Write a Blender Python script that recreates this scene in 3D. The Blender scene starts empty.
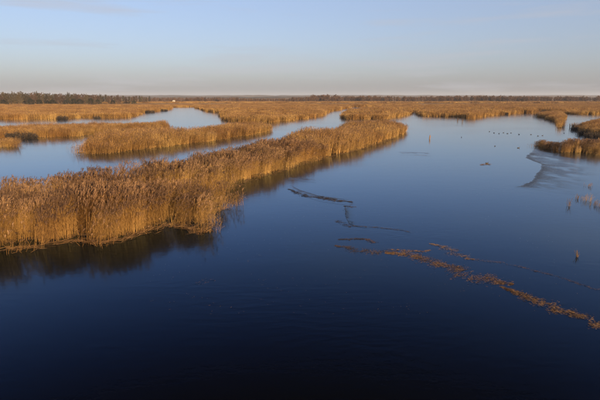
import bpy, bmesh, math, random
import numpy as np
from mathutils import Vector, Matrix, geometry

R = math.radians
random.seed(7)
rng = np.random.default_rng(7)
scene = bpy.context.scene
col = scene.collection

# ------------------------------------------------------------------ camera
H = 7.6                      # eye height above the water, metres
F = 466.7                    # focal length in photo pixels (28 mm on 36 mm, 600 px wide)
HORIZON = 97.3               # photo row of the true horizon
PITCH = math.atan((200 - HORIZON) / F)
cam_d = bpy.data.cameras.new('camera')
cam_d.lens = 28.0
cam_d.sensor_width = 36.0
cam_d.clip_start = 0.1
cam_d.clip_end = 40000
cam = bpy.data.objects.new('camera', cam_d)
cam.location = (0, 0, H)
cam.rotation_euler = (math.pi / 2 - PITCH, 0, 0)
col.objects.link(cam)
scene.camera = cam

# ------------------------------------------------------------------ light
SUN_AZ = R(148)              # clockwise from straight ahead: behind the camera, to the right
SUN_EL = R(13)
world = bpy.data.worlds.new('World')
scene.world = world
world.use_nodes = True
wt = world.node_tree
wt.nodes.clear()
w_out = wt.nodes.new('ShaderNodeOutputWorld')
w_bg = wt.nodes.new('ShaderNodeBackground')
w_bg.inputs['Strength'].default_value = 0.10
w_sky = wt.nodes.new('ShaderNodeTexSky')
w_sky.sky_type = 'NISHITA'
w_sky.sun_disc = False
w_sky.sun_elevation = SUN_EL
w_sky.sun_rotation = SUN_AZ
w_sky.altitude = 0
w_sky.air_density = 1.0
w_sky.dust_density = 2.2
w_sky.ozone_density = 4.0
wt.links.new(w_sky.outputs[0], w_bg.inputs['Color'])
wt.links.new(w_bg.outputs[0], w_out.inputs['Surface'])

# faint streaks of high cloud, spread over the whole sky
w_tc = wt.nodes.new('ShaderNodeTexCoord')
w_map = wt.nodes.new('ShaderNodeMapping')
w_map.inputs['Scale'].default_value = (2.2, 2.2, 26.0)
w_map.inputs['Rotation'].default_value = (R(1.0), R(1.5), 0)
w_n = wt.nodes.new('ShaderNodeTexNoise')
w_n.inputs['Scale'].default_value = 1.0
w_n.inputs['Detail'].default_value = 7.0
w_n.inputs['Roughness'].default_value = 0.55
w_ramp = wt.nodes.new('ShaderNodeMapRange')
w_ramp.inputs['From Min'].default_value = 0.52
w_ramp.inputs['From Max'].default_value = 0.82
w_ramp.inputs['To Min'].default_value = 0.38      # an even veil of thin high cloud
w_ramp.inputs['To Max'].default_value = 0.72
w_mix = wt.nodes.new('ShaderNodeMix')
w_mix.data_type = 'RGBA'
w_mix.blend_type = 'MIX'
w_mix.inputs[7].default_value = (1.70, 2.22, 2.42, 1)
wt.links.new(w_tc.outputs['Generated'], w_map.inputs['Vector'])
wt.links.new(w_map.outputs[0], w_n.inputs['Vector'])
wt.links.new(w_n.outputs['Fac'], w_ramp.inputs['Value'])
wt.links.new(w_ramp.outputs[0], w_mix.inputs[0])
wt.links.new(w_sky.outputs[0], w_mix.inputs[6])
w_tint = wt.nodes.new('ShaderNodeMix')      # the warm white balance of the photograph, the same all over the sky
w_tint.data_type = 'RGBA'
w_tint.blend_type = 'MULTIPLY'
w_tint.inputs[0].default_value = 1.0
w_tint.inputs[7].default_value = (1.215, 0.985, 1.01, 1)
w_st = wt.nodes.new('ShaderNodeMapRange')
w_st.inputs['From Min'].default_value = 0.53
w_st.inputs['From Max'].default_value = 0.75
w_st.inputs['To Max'].default_value = 0.5
w_mix2 = wt.nodes.new('ShaderNodeMix')
w_mix2.data_type = 'RGBA'
w_mix2.inputs[7].default_value = (2.15, 2.62, 2.75, 1)
wt.links.new(w_n.outputs['Fac'], w_st.inputs['Value'])
wt.links.new(w_st.outputs[0], w_mix2.inputs[0])
wt.links.new(w_mix.outputs[2], w_mix2.inputs[6])
wt.links.new(w_mix2.outputs[2], w_tint.inputs[6])
wt.links.new(w_tint.outputs[2], w_bg.inputs['Color'])

sun_d = bpy.data.lights.new('sun', 'SUN')
sun_d.energy = 5.0
sun_d.angle = R(0.53)
sun_d.color = (1.0, 0.735, 0.41)
sun = bpy.data.objects.new('sun', sun_d)
sv = Vector((math.sin(SUN_AZ) * math.cos(SUN_EL), math.cos(SUN_AZ) * math.cos(SUN_EL), math.sin(SUN_EL)))
sun.rotation_euler = sv.to_track_quat('Z', 'Y').to_euler()
sun.location = (0, -20, 40)
col.objects.link(sun)

vs = scene.view_settings
vs.view_transform = 'Standard'
vs.look = 'None'
vs.exposure = 1.11
vs.gamma = 1.0
vs.use_curve_mapping = False
scene.cycles.use_denoising = True
scene.cycles.max_bounces = 8
scene.cycles.volume_bounces = 1
scene.cycles.transparent_max_bounces = 8

# ------------------------------------------------------------------ helpers
def at(x, y, z=0.0):
    """Photo pixel -> point of the world on the level z."""
    u = (x - 300) / F
    v = (200 - y) / F
    d = Vector((u, math.cos(PITCH) + v * math.sin(PITCH), -math.sin(PITCH) + v * math.cos(PITCH)))
    t = (z - H) / d.z
    return Vector((d.x * t, d.y * t, z))

def hash2(ix, iy, s):
    h = (ix.astype(np.int64) * 374761393 + iy.astype(np.int64) * 668265263 + s * 974711) & 0x7fffffff
    h = ((h ^ (h >> 13)) * 1274126177) & 0x7fffffff
    return ((h ^ (h >> 16)) & 0xffff) / 65535.0

def vnoise(x, y, s=0):
    x = np.asarray(x, float); y = np.asarray(y, float)
    ix = np.floor(x); iy = np.floor(y)
    fx = x - ix; fy = y - iy
    fx = fx * fx * (3 - 2 * fx); fy = fy * fy * (3 - 2 * fy)
    a = hash2(ix, iy, s); b = hash2(ix + 1, iy, s)
    c = hash2(ix, iy + 1, s); d = hash2(ix + 1, iy + 1, s)
    return (a * (1 - fx) + b * fx) * (1 - fy) + (c * (1 - fx) + d * fx) * fy

def fbm(x, y, s=0, o=4):
    t = 0; amp = 0.5; tot = 0
    for k in range(o):
        t = t + amp * vnoise(np.asarray(x) * 2 ** k, np.asarray(y) * 2 ** k, s + k)
        tot += amp; amp *= 0.5
    return t / tot

def tag(o, label=None, cat=None, group=None, kind=None):
    if label: o['label'] = label
    if cat: o['category'] = cat
    if group: o['group'] = group
    if kind: o['kind'] = kind
    return o

def mesh(name, verts, faces, mat=None, smooth=False):
    me = bpy.data.meshes.new(name)
    me.from_pydata([tuple(v) for v in verts], [], faces)
    if mat is not None:
        for m in (mat if isinstance(mat, (list, tuple)) else [mat]):
            me.materials.append(m)
    if smooth:
        me.polygons.foreach_set('use_smooth', [True] * len(me.polygons))
    me.update()
    return me

def obj(name, me, parent=None, loc=None, rz=None):
    o = bpy.data.objects.new(name, me)
    col.objects.link(o)
    if parent is not None: o.parent = parent
    if loc is not None: o.location = loc
    if rz is not None: o.rotation_euler.z = rz
    return o

def empty(name, loc=(0, 0, 0), rz=0):
    o = bpy.data.objects.new(name, None)
    o.empty_display_size = 0.3
    col.objects.link(o)
    o.location = loc
    o.rotation_euler.z = rz
    return o

class MB:
    """Collects ribbons and tapered tubes into one mesh."""
    def __init__(self): self.v = []; self.f = []; self.mi = []
    def add(self, vs, fs, m=0):
        n = len(self.v)
        self.v.extend(vs)
        for f in fs:
            self.f.append(tuple(i + n for i in f)); self.mi.append(m)
    def ribbon(self, pts, w, side, m=0):
        """a flat tapering strip along pts; w = width at each point"""
        vs = []
        for p, ww in zip(pts, w):
            vs.append(p - side * ww * 0.5); vs.append(p + side * ww * 0.5)
        fs = [(2 * i, 2 * i + 1, 2 * i + 3, 2 * i + 2) for i in range(len(pts) - 1)]
        self.add(vs, fs, m)
    def tube(self, pts, rad, n=4, m=0, cap=True):
        vs = []
        for i, p in enumerate(pts):
            a = pts[min(i + 1, len(pts) - 1)] - pts[max(i - 1, 0)]
            a = a.normalized() if a.length > 1e-6 else Vector((0, 0, 1))
            x = a.orthogonal().normalized(); y = a.cross(x)
            if i and x.dot(px) < 0: pass
            if i:
                x = (px - a * px.dot(a)).normalized(); y = a.cross(x)
            px = x
            for k in range(n):
                t = 2 * math.pi * k / n
                vs.append(p + (x * math.cos(t) + y * math.sin(t)) * rad[i])
        fs = []
        for i in range(len(pts) - 1):
            for k in range(n):
                fs.append((i * n + k, i * n + (k + 1) % n, (i + 1) * n + (k + 1) % n, (i + 1) * n + k))
        if cap:
            fs.append(tuple(range(n))[::-1]); fs.append(tuple((len(pts) - 1) * n + k for k in range(n)))
        self.add(vs, fs, m)
    def mesh(self, name, mats, smooth=False):
        me = mesh(name, self.v, self.f, mats, smooth)
        if any(self.mi): me.polygons.foreach_set('material_index', self.mi)
        return me

# ------------------------------------------------------------------ materials
def new_mat(name):
    m = bpy.data.materials.new(name)
    m.use_nodes = True
    nt = m.node_tree
    b = nt.nodes['Principled BSDF']
    return m, nt, b

def ramp(nt, stops):
    r = nt.nodes.new('ShaderNodeValToRGB')
    el = r.color_ramp.elements
    while len(el) < len(stops): el.new(0.5)
    for e, (p, c) in zip(el, stops):
        e.position = p; e.color = (*c, 1)
    return r

def plant_mat(name, stops, patch, rough=0.75, trans=0.0, fine=1.0):
    """Dry plant colour: per-clump variation, broad patches over the marsh and streaks up the stalk."""
    m, nt, b = new_mat(name)
    oi = nt.nodes.new('ShaderNodeObjectInfo')
    geo = nt.nodes.new('ShaderNodeNewGeometry')
    n1 = nt.nodes.new('ShaderNodeTexNoise'); n1.inputs['Scale'].default_value = 0.11; n1.inputs['Detail'].default_value = 5
    n2 = nt.nodes.new('ShaderNodeTexNoise'); n2.inputs['Scale'].default_value = 9.0 * fine; n2.inputs['Detail'].default_value = 2
    nt.links.new(geo.outputs['Position'], n1.inputs['Vector'])
    nt.links.new(geo.outputs['Position'], n2.inputs['Vector'])
    a = nt.nodes.new('ShaderNodeMath'); a.operation = 'MULTIPLY_ADD'
    a.inputs[1].default_value = 0.45; nt.links.new(oi.outputs['Random'], a.inputs[0])
    a2 = nt.nodes.new('ShaderNodeMath'); a2.operation = 'MULTIPLY_ADD'
    a2.inputs[1].default_value = 1.1; a2.inputs[2].default_value = -0.30
    nt.links.new(n2.outputs['Fac'], a2.inputs[0]); nt.links.new(a2.outputs[0], a.inputs[2])
    r = ramp(nt, stops)
    nt.links.new(a.outputs[0], r.inputs[0])
    mx = nt.nodes.new('ShaderNodeMix'); mx.data_type = 'RGBA'; mx.blend_type = 'MULTIPLY'
    mr = nt.nodes.new('ShaderNodeMapRange'); mr.inputs['From Min'].default_value = 0.38; mr.inputs['From Max'].default_value = 0.66
    nt.links.new(n1.outputs['Fac'], mr.inputs['Value']); nt.links.new(mr.outputs[0], mx.inputs[0])
    nt.links.new(r.outputs[0], mx.inputs[6]); mx.inputs[7].default_value = (*patch, 1)
    nt.links.new(mx.outputs[2], b.inputs['Base Color'])
    b.inputs['Roughness'].default_value = rough
    b.inputs['Specular IOR Level'].default_value = 0.25
    if trans:
        out = nt.nodes['Material Output']
        t = nt.nodes.new('ShaderNodeBsdfTranslucent'); nt.links.new(mx.outputs[2], t.inputs['Color'])
        ms = nt.nodes.new('ShaderNodeMixShader'); ms.inputs[0].default_value = trans
        nt.links.new(b.outputs[0], ms.inputs[1]); nt.links.new(t.outputs[0], ms.inputs[2])
        nt.links.new(ms.outputs[0], out.inputs['Surface'])
    return m

M_STEM = plant_mat('reed_stem', [(0.1, (0.12, 0.062, 0.019)), (0.5, (0.33, 0.190, 0.057)), (0.9, (0.52, 0.335, 0.115))], (0.62, 0.51, 0.43), trans=0.15)
M_LEAF = plant_mat('reed_leaf', [(0.1, (0.12, 0.064, 0.021)), (0.5, (0.35, 0.205, 0.066)), (0.9, (0.56, 0.365, 0.14))], (0.62, 0.51, 0.43), trans=0.3)
M_PLUME = plant_mat('reed_plume', [(0.1, (0.045, 0.025, 0.018)), (0.5, (0.145, 0.082, 0.044)), (0.9, (0.36, 0.215, 0.105))], (0.85, 0.8, 0.8), rough=0.9, trans=0.15)
M_LITTER = plant_mat('dead_reed_litter', [(0.1, (0.05, 0.028, 0.013)), (0.5, (0.16, 0.086, 0.035)), (0.9, (0.34, 0.20, 0.085))], (0.8, 0.72, 0.65), fine=0.6)
M_WETLITTER = plant_mat('wet_reed_litter', [(0.1, (0.018, 0.014, 0.012)), (0.5, (0.040, 0.028, 0.020)), (0.9, (0.10, 0.058, 0.03))], (0.9, 0.9, 0.95), rough=0.5, fine=0.6)
M_TWIG = plant_mat('brown_twigs', [(0.1, (0.026, 0.015, 0.009)), (0.5, (0.060, 0.034, 0.019)), (0.9, (0.105, 0.061, 0.033))], (0.8, 0.75, 0.75), rough=0.85)
M_TWIGPALE = plant_mat('olive_twigs', [(0.1, (0.024, 0.018, 0.009)), (0.5, (0.056, 0.041, 0.018)), (0.9, (0.10, 0.072, 0.032))], (0.85, 0.8, 0.75), rough=0.85)
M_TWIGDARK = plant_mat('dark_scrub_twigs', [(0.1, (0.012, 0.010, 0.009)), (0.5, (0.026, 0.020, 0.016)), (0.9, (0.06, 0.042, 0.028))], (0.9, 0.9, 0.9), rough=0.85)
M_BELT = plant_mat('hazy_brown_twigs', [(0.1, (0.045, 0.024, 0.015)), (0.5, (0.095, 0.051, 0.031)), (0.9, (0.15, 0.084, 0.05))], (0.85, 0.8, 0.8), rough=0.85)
M_NEEDLE = plant_mat('evergreen_needles', [(0.1, (0.012, 0.012, 0.007)), (0.5, (0.026, 0.024, 0.012)), (0.9, (0.048, 0.042, 0.02))], (0.9, 0.9, 0.9), rough=0.8)
M_BARK = plant_mat('bark', [(0.1, (0.035, 0.026, 0.019)), (0.5, (0.075, 0.056, 0.040)), (0.9, (0.12, 0.09, 0.065))], (0.9, 0.85, 0.85), rough=0.9)
M_POST = plant_mat('weathered_wood', [(0.1, (0.05, 0.03, 0.02)), (0.5, (0.15, 0.085, 0.045)), (0.9, (0.24, 0.14, 0.07))], (0.9, 0.85, 0.85), rough=0.85)
M_DARKPOST = plant_mat('wet_dark_wood', [(0.1, (0.012, 0.010, 0.009)), (0.5, (0.025, 0.02, 0.016)), (0.9, (0.045, 0.034, 0.026))], (0.9, 0.9, 0.9), rough=0.6)
M_FEATHER = plant_mat('dark_feathers', [(0.1, (0.012, 0.012, 0.013)), (0.5, (0.03, 0.027, 0.025)), (0.9, (0.065, 0.052, 0.042))], (0.9, 0.9, 0.9), rough=0.6)
M_BILL = plant_mat('pale_bill', [(0.1, (0.4, 0.38, 0.32)), (0.9, (0.6, 0.57, 0.5))], (1, 1, 1), rough=0.5)
M_WHITEWALL = plant_mat('white_wall', [(0.1, (0.36, 0.34, 0.30)), (0.9, (0.50, 0.48, 0.44))], (0.95, 0.95, 0.95), rough=0.8)
M_ROOF = plant_mat('brown_roof', [(0.1, (0.06, 0.04, 0.03)), (0.9, (0.14, 0.09, 0.07))], (0.9, 0.9, 0.9), rough=0.8)

# water: dark and deep, mirror-like, with slow swell and hardly any ripple
def water_mat(name, ripple_attr=False):
    m, nt, b = new_mat(name)
    geo = nt.nodes.new('ShaderNodeNewGeometry')
    mp = nt.nodes.new('ShaderNodeMapping'); mp.inputs['Scale'].default_value = (0.55, 1.0, 1.0)
    nt.links.new(geo.outputs['Position'], mp.inputs['Vector'])
    n1 = nt.nodes.new('ShaderNodeTexNoise'); n1.inputs['Scale'].default_value = 3.2; n1.inputs['Detail'].default_value = 4; n1.inputs['Roughness'].default_value = 0.55
    n2 = nt.nodes.new('ShaderNodeTexNoise'); n2.inputs['Scale'].default_value = 0.45; n2.inputs['Detail'].default_value = 2
    nt.links.new(mp.outputs[0], n1.inputs['Vector']); nt.links.new(mp.outputs[0], n2.inputs['Vector'])
    b1 = nt.nodes.new('ShaderNodeBump'); b1.inputs['Distance'].default_value = 0.02
    # calm and slightly ruffled areas
    n3 = nt.nodes.new('ShaderNodeTexNoise'); n3.inputs['Scale'].default_value = 0.11; n3.inputs['Detail'].default_value = 5
    nt.links.new(mp.outputs[0], n3.inputs['Vector'])
    mr = nt.nodes.new('ShaderNodeMapRange'); mr.inputs['From Min'].default_value = 0.4; mr.inputs['From Max'].default_value = 0.7
    mr.inputs['To Min'].default_value = 0.12; mr.inputs['To Max'].default_value = 0.62
    nt.links.new(n3.outputs['Fac'], mr.inputs['Value'])
    nt.links.new(mr.outputs[0], b1.inputs['Strength'])
    nt.links.new(n1.outputs['Fac'], b1.inputs['Height'])
    b2 = nt.nodes.new('ShaderNodeBump'); b2.inputs['Distance'].default_value = 0.05; b2.inputs['Strength'].default_value = 0.10
    nt.links.new(n2.outputs['Fac'], b2.inputs['Height']); nt.links.new(b1.outputs[0], b2.inputs['Normal'])
    last = b2
    if ripple_attr:
        at_ = nt.nodes.new('ShaderNodeAttribute'); at_.attribute_name = 'ripple'
        n4 = nt.nodes.new('ShaderNodeTexNoise'); n4.inputs['Scale'].default_value = 3.6; n4.inputs['Detail'].default_value = 5; n4.inputs['Roughness'].default_value = 0.6
        nt.links.new(mp.outputs[0], n4.inputs['Vector'])
        b3 = nt.nodes.new('ShaderNodeBump'); b3.inputs['Distance'].default_value = 0.09
        nt.links.new(at_.outputs['Fac'], b3.inputs['Strength'])
        nt.links.new(n4.outputs['Fac'], b3.inputs['Height']); nt.links.new(b2.outputs[0], b3.inputs['Normal'])
        last = b3
    # Fresnel mirror over black water; red dies away first with steeper view, as peat water seen through a polarising filter
    nt.nodes.remove(b)
    lw = nt.nodes.new('ShaderNodeLayerWeight'); lw.inputs['Blend'].default_value = 0.5
    nt.links.new(last.outputs[0], lw.inputs['Normal'])
    cc = nt.nodes.new('ShaderNodeCombineColor')
    fm = nt.nodes.new('ShaderNodeMapRange'); fm.inputs['From Min'].default_value = 0.33; fm.inputs['From Max'].default_value = 1.0
    nt.links.new(lw.outputs['Facing'], fm.inputs['Value'])
    for k, e in enumerate((4.1, 3.4, 2.75)):
        pw = nt.nodes.new('ShaderNodeMath'); pw.operation = 'POWER'; pw.inputs[1].default_value = e
        nt.links.new(fm.outputs[0], pw.inputs[0]); nt.links.new(pw.outputs[0], cc.inputs[k])
    gl = nt.nodes.new('ShaderNodeBsdfGlossy'); gl.inputs['Roughness'].default_value = 0.105
    nt.links.new(cc.outputs[0], gl.inputs['Color']); nt.links.new(last.outputs[0], gl.inputs['Normal'])
    df = nt.nodes.new('ShaderNodeBsdfDiffuse'); df.inputs['Color'].default_value = (0.0020, 0.0022, 0.0022, 1)
    ad = nt.nodes.new('ShaderNodeAddShader')
    nt.links.new(gl.outputs[0], ad.inputs[0]); nt.links.new(df.outputs[0], ad.inputs[1])
    nt.links.new(ad.outputs[0], nt.nodes['Material Output'].inputs['Surface'])
    if ripple_attr:
        rm = nt.nodes.new('ShaderNodeMath'); rm.operation = 'MULTIPLY_ADD'; rm.inputs[1].default_value = 0.30; rm.inputs[2].default_value = 0.105
        dm = nt.nodes.new('ShaderNodeMath'); dm.operation = 'MULTIPLY_ADD'; dm.inputs[1].default_value = -0.62; dm.inputs[2].default_value = 1.0
        nt.links.new(at_.outputs['Fac'], dm.inputs[0])
        sc_ = nt.nodes.new('ShaderNodeVectorMath'); sc_.operation = 'SCALE'
        nt.links.new(cc.outputs[0], sc_.inputs[0]); nt.links.new(dm.outputs[0], sc_.inputs['Scale']); nt.links.new(sc_.outputs[0], gl.inputs['Color'])
        nt.links.new(at_.outputs['Fac'], rm.inputs[0]); nt.links.new(rm.outputs[0], gl.inputs['Roughness'])
    return m
M_WATER = water_mat('marsh_water')
M_RIPPLE = water_mat('rippled_water', True)

def ground_mat(name, stops, s1=0.02, s2=0.4):
    m, nt, b = new_mat(name)
    geo = nt.nodes.new('ShaderNodeNewGeometry')
    mp = nt.nodes.new('ShaderNodeMapping'); mp.inputs['Scale'].default_value = (0.35, 1.0, 1.0)
    nt.links.new(geo.outputs['Position'], mp.inputs['Vector'])
    n1 = nt.nodes.new('ShaderNodeTexNoise'); n1.inputs['Scale'].default_value = s1; n1.inputs['Detail'].default_value = 5
    n2 = nt.nodes.new('ShaderNodeTexNoise'); n2.inputs['Scale'].default_value = s2; n2.inputs['Detail'].default_value = 4
    nt.links.new(mp.outputs[0], n1.inputs['Vector']); nt.links.new(geo.outputs['Position'], n2.inputs['Vector'])
    a = nt.nodes.new('ShaderNodeMath'); a.operation = 'MULTIPLY_ADD'; a.inputs[1].default_value = 1.6
    s = nt.nodes.new('ShaderNodeMath'); s.operation = 'MULTIPLY_ADD'; s.inputs[1].default_value = 0.7; s.inputs[2].default_value = -0.62
    nt.links.new(n2.outputs['Fac'], s.inputs[0]); nt.links.new(n1.outputs['Fac'], a.inputs[0]); nt.links.new(s.outputs[0], a.inputs[2])
    r = ramp(nt, stops); nt.links.new(a.outputs[0], r.inputs[0])
    nt.links.new(r.outputs[0], b.inputs['Base Color'])
    bp = nt.nodes.new('ShaderNodeBump'); bp.inputs['Strength'].default_value = 0.7; bp.inputs['Distance'].default_value = 0.15
    nt.links.new(n2.outputs['Fac'], bp.inputs['Height']); nt.links.new(bp.outputs[0], b.inputs['Normal'])
    b.inputs['Roughness'].default_value = 0.95
    b.inputs['Specular IOR Level'].default_value = 0.1
    return m
M_MAT = ground_mat('root_mat_mud', [(0.2, (0.018, 0.012, 0.008)), (0.5, (0.05, 0.03, 0.016)), (0.8, (0.11, 0.062, 0.028))], 0.3, 3.0)
M_MARSH = ground_mat('marsh_ground', [(0.15, (0.07, 0.038, 0.018)), (0.45, (0.17, 0.092, 0.034)), (0.8, (0.27, 0.155, 0.058))], 0.012, 0.25)
M_HILL = ground_mat('far_wooded_ridge', [(0.2, (0.030, 0.021, 0.016)), (0.5, (0.055, 0.038, 0.026)), (0.8, (0.085, 0.058, 0.036))], 0.01, 0.06)

# ------------------------------------------------------------------ setting: water, land, far ridge
w = obj('water', mesh('water', [(-6000, -60, 0), (6000, -60, 0), (6000, 6000, 0), (-6000, 6000, 0)], [(0, 1, 2, 3)], M_WATER))
tag(w, kind='structure')

# far marsh land: a gently uneven sheet from behind the far reed beds to the horizon
def land_sheet():
    ys = np.concatenate([np.linspace(455, 1200, 60), np.linspace(1230, 5900, 50)])
    V = []; Fc = []; nx = 90
    for j, y in enumerate(ys):
        half = 5900 if y > 1500 else 900 + (y - 455) * 4.6
        xs = np.linspace(-half, half, nx)
        z = 0.12 + 0.9 * fbm(xs / 60, np.full(nx, y / 40), 11) * min(1, (y - 440) / 120) 
        if j == 0: z[:] = -0.3
        V += [(a, y + (0 if j == 0 else 0), b) for a, b in zip(xs, z)]
    for j in range(len(ys) - 1):
        for i in range(nx - 1):
            k = j * nx + i
            Fc.append((k, k + 1, k + nx + 1, k + nx))
    return mesh('marsh_land', V, Fc, M_MARSH, True)
tag(obj('marsh_land', land_sheet()), kind='structure')

def ridge(name, y0, base_h, amp, seed, xr, depth):
    nx = 260; V = []; Fc = []
    xs = np.linspace(-xr, xr, nx)
    h = base_h + amp * fbm(xs / (xr * 0.06), np.zeros(nx), seed, 5) + amp * 0.35 * fbm(xs / 25, np.zeros(nx), seed + 9, 3)
    prof = [(0.0, 0.0), (0.08, 0.75), (0.3, 1.0), (0.8, 1.0), (1.0, 0.0)]
    for (t, k) in prof:
        for i in range(nx): V.append((xs[i], y0 + t * depth, -0.5 + h[i] * k))
    for j in range(len(prof) - 1):
        for i in range(nx - 1):
            k = j * nx + i
            Fc.append((k, k + 1, k + nx + 1, k + nx))
    return tag(obj(name, mesh(name, V, Fc, M_HILL, True)), kind='structure')
ridge('far_ridge', 3600, 15, 14, 21, 5600, 600)
ridge('distant_wood_edge', 1900, 6, 6, 33, 3200, 200)

# ------------------------------------------------------------------ reed clumps (prototypes used by the reed beds)
def reed_clump(seed, size, n, hgt, fat, leaves, near=True, plumes=0.45):
    """Returns (stem+leaf mesh, seed-head mesh) for a clump of n reeds on size x size metres."""
    r = random.Random(seed)
    A = MB(); B = MB()
    wind = Vector((0.10, 0.03, 0))
    for i in range(n):
        x = (r.random() - 0.5) * size; y = (r.random() - 0.5) * size
        h = hgt * (r.triangular(0.42, 1.10, 0.95))
        lean = wind * r.uniform(0.2, 1.6) + Vector((r.gauss(0, 0.07), r.gauss(0, 0.07), 0))
        broken = r.random() < 0.06
        if broken: lean = lean * 3 + Vector((r.gauss(0, 0.35), r.gauss(0, 0.35), 0)); h *= 0.7
        p0 = Vector((x, y, -0.05)); p1 = p0 + lean * h * 0.35 + Vector((0, 0, h * 0.5)); p2 = p0 + lean * h + Vector((0, 0, h))
        rad = fat * r.uniform(0.75, 1.25)
        if near: A.tube([p0, p1, p2], [rad, rad * 0.85, rad * 0.45], 3, 0, False)
        else:
            t = r.random() * math.pi; A.ribbon([p0, p1, p2], [rad * 2.4, rad * 2.2, rad * 1.2], Vector((math.cos(t), math.sin(t), 0)), 0)
        for k in range(leaves):
            t = r.uniform(0.25, 0.92)
            q = p0.lerp(p1, t * 2) if t < 0.5 else p1.lerp(p2, t * 2 - 1)
            a = r.random() * 6.283
            d = Vector((math.cos(a), math.sin(a), 0)) + wind * 4 * r.random()
            L = hgt * r.uniform(0.10, 0.24)
            up = r.uniform(0.25, 1.1)
            q1 = q + d * L * 0.5 + Vector((0, 0, L * 0.55 * up)); q2 = q1 + d * L * 0.45 + Vector((0, 0, -L * r.uniform(-0.2, 0.75)))
            sd = Vector((-d.y, d.x, 0.4 * r.uniform(-1, 1))).normalized()
            lw = fat * r.uniform(2.2, 4.0)
            A.ribbon([q, q1, q2], [lw * 0.7, lw, lw * 0.15], sd, 1)
        if not broken and r.random() < (0.7 if near else plumes):
            # drooping feathery head, swept to one side
            a = math.atan2(wind.y, wind.x) + r.gauss(0, 0.9)
            d = Vector((math.cos(a), math.sin(a), 0))
            L = hgt * r.uniform(0.085, 0.14)
            top = p2
            c1 = top + d * L * 0.35 + Vector((0, 0, L * 0.75)); c2 = c1 + d * L * 0.55 + Vector((0, 0, -L * 0.05))
            nb = 5 if near else 2
            for k in range(nb):
                aa = k * math.pi / nb + r.random() * 0.5
                sd = Vector((math.cos(aa), math.sin(aa), 0.3 * r.uniform(-1, 1)))
                jit = Vector((r.gauss(0, 0.25), r.gauss(0, 0.25), r.gauss(0, 0.2))) * L
                ww = fat * (5.0 if near else 3.2) * r.uniform(0.7, 1.3)
                B.ribbon([top - Vector((0, 0, L * 0.25)), c1 + jit * 0.6, c2 + jit], [ww * 0.3, ww, ww * 0.12], sd, 0)
    return A.mesh('reed_stalks', [M_STEM, M_LEAF]), B.mesh('reed_heads', [M_PLUME])

NEARV = 6
def proto_collection(name, meshes):
    c = bpy.data.collections.new(name)
    for i, me in enumerate(meshes):
        o = bpy.data.objects.new('%s_%d' % (name, i), me)
        c.objects.link(o)
    return c
near = [reed_clump(100 + i, 1.0, 95, 2.45, 0.0048, 3) for i in range(NEARV)]
mid = [reed_clump(200 + i, 1.5, 60, 2.45, 0.013, 3, False) for i in range(NEARV)]
far = [reed_clump(300 + i, 3.4, 120, 2.45, 0.028, 2, False, 0.26) for i in range(NEARV)]
def mat_mesh(seed, size):
    r = random.Random(seed); m = MB(); n = 14
    R1 = [size * r.uniform(0.36, 0.58) for k in range(n)]
    vs = [Vector((r.gauss(0, 0.03), r.gauss(0, 0.03), 0.05))]
    for f, z in ((0.6, 0.045), (1.0, -0.02)):
        vs += [Vector((math.cos(6.283 * k / n) * R1[k] * f, math.sin(6.283 * k / n) * R1[k] * f, z * r.uniform(0.6, 1.3))) for k in range(n)]
    fs = [(0, 1 + k, 1 + (k + 1) % n) for k in range(n)] + [(1 + k, 1 + n + k, 1 + n + (k + 1) % n, 1 + (k + 1) % n) for k in range(n)]
    m.add(vs, fs)
    return m.mesh('root_mat', [M_MAT])
PC = {}
sparse = [reed_clump(350 + i, 0.9, 9, 2.1, 0.0052, 3) for i in range(NEARV)]
MATS = {'near': [mat_mesh(400 + i, 1.0) for i in range(NEARV)], 'mid': [mat_mesh(410 + i, 1.45) for i in range(NEARV)], 'far': [mat_mesh(420 + i, 3.2) for i in range(NEARV)]}
for nm, ms in (('near', near), ('mid', mid), ('far', far)):
    PC[nm] = (proto_collection('reed_stalks_' + nm, [m[0] for m in ms]), proto_collection('reed_heads_' + nm, [m[1] for m in ms]), proto_collection('root_mats_' + nm, MATS[nm]))

PC['sparse'] = (proto_collection('reed_stalks_sparse', [m[0] for m in sparse]), proto_collection('reed_heads_sparse', [m[1] for m in sparse]))

def instancer(name, coll):
    ng = bpy.data.node_groups.new(name, 'GeometryNodeTree')
    ng.interface.new_socket('Geometry', in_out='INPUT', socket_type='NodeSocketGeometry')
    ng.interface.new_socket('Geometry', in_out='OUTPUT', socket_type='NodeSocketGeometry')
    N = ng.nodes
    i = N.new('NodeGroupInput'); o = N.new('NodeGroupOutput')
    ci = N.new('GeometryNodeCollectionInfo'); ci.inputs['Collection'].default_value = coll
    ci.inputs['Separate Children'].default_value = True; ci.inputs['Reset Children'].default_value = True
    ip = N.new('GeometryNodeInstanceOnPoints'); ip.inputs['Pick Instance'].default_value = True
    def attr(nm, t):
        a = N.new('GeometryNodeInputNamedAttribute'); a.data_type = t; a.inputs['Name'].default_value = nm
        return a.outputs['Attribute']
    L = ng.links
    L.new(i.outputs[0], ip.inputs['Points']); L.new(ci.outputs[0], ip.inputs['Instance'])
    L.new(attr('variant', 'INT'), ip.inputs['Instance Index'])
    L.new(attr('spin', 'FLOAT_VECTOR'), ip.inputs['Rotation'])
    L.new(attr('size', 'FLOAT_VECTOR'), ip.inputs['Scale'])
    L.new(ip.outputs[0], o.inputs[0])
    return ng
IG = {}
def inst_group(coll):
    if coll.name not in IG: IG[coll.name] = instancer('scatter_' + coll.name, coll)
    return IG[coll.name]

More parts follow.
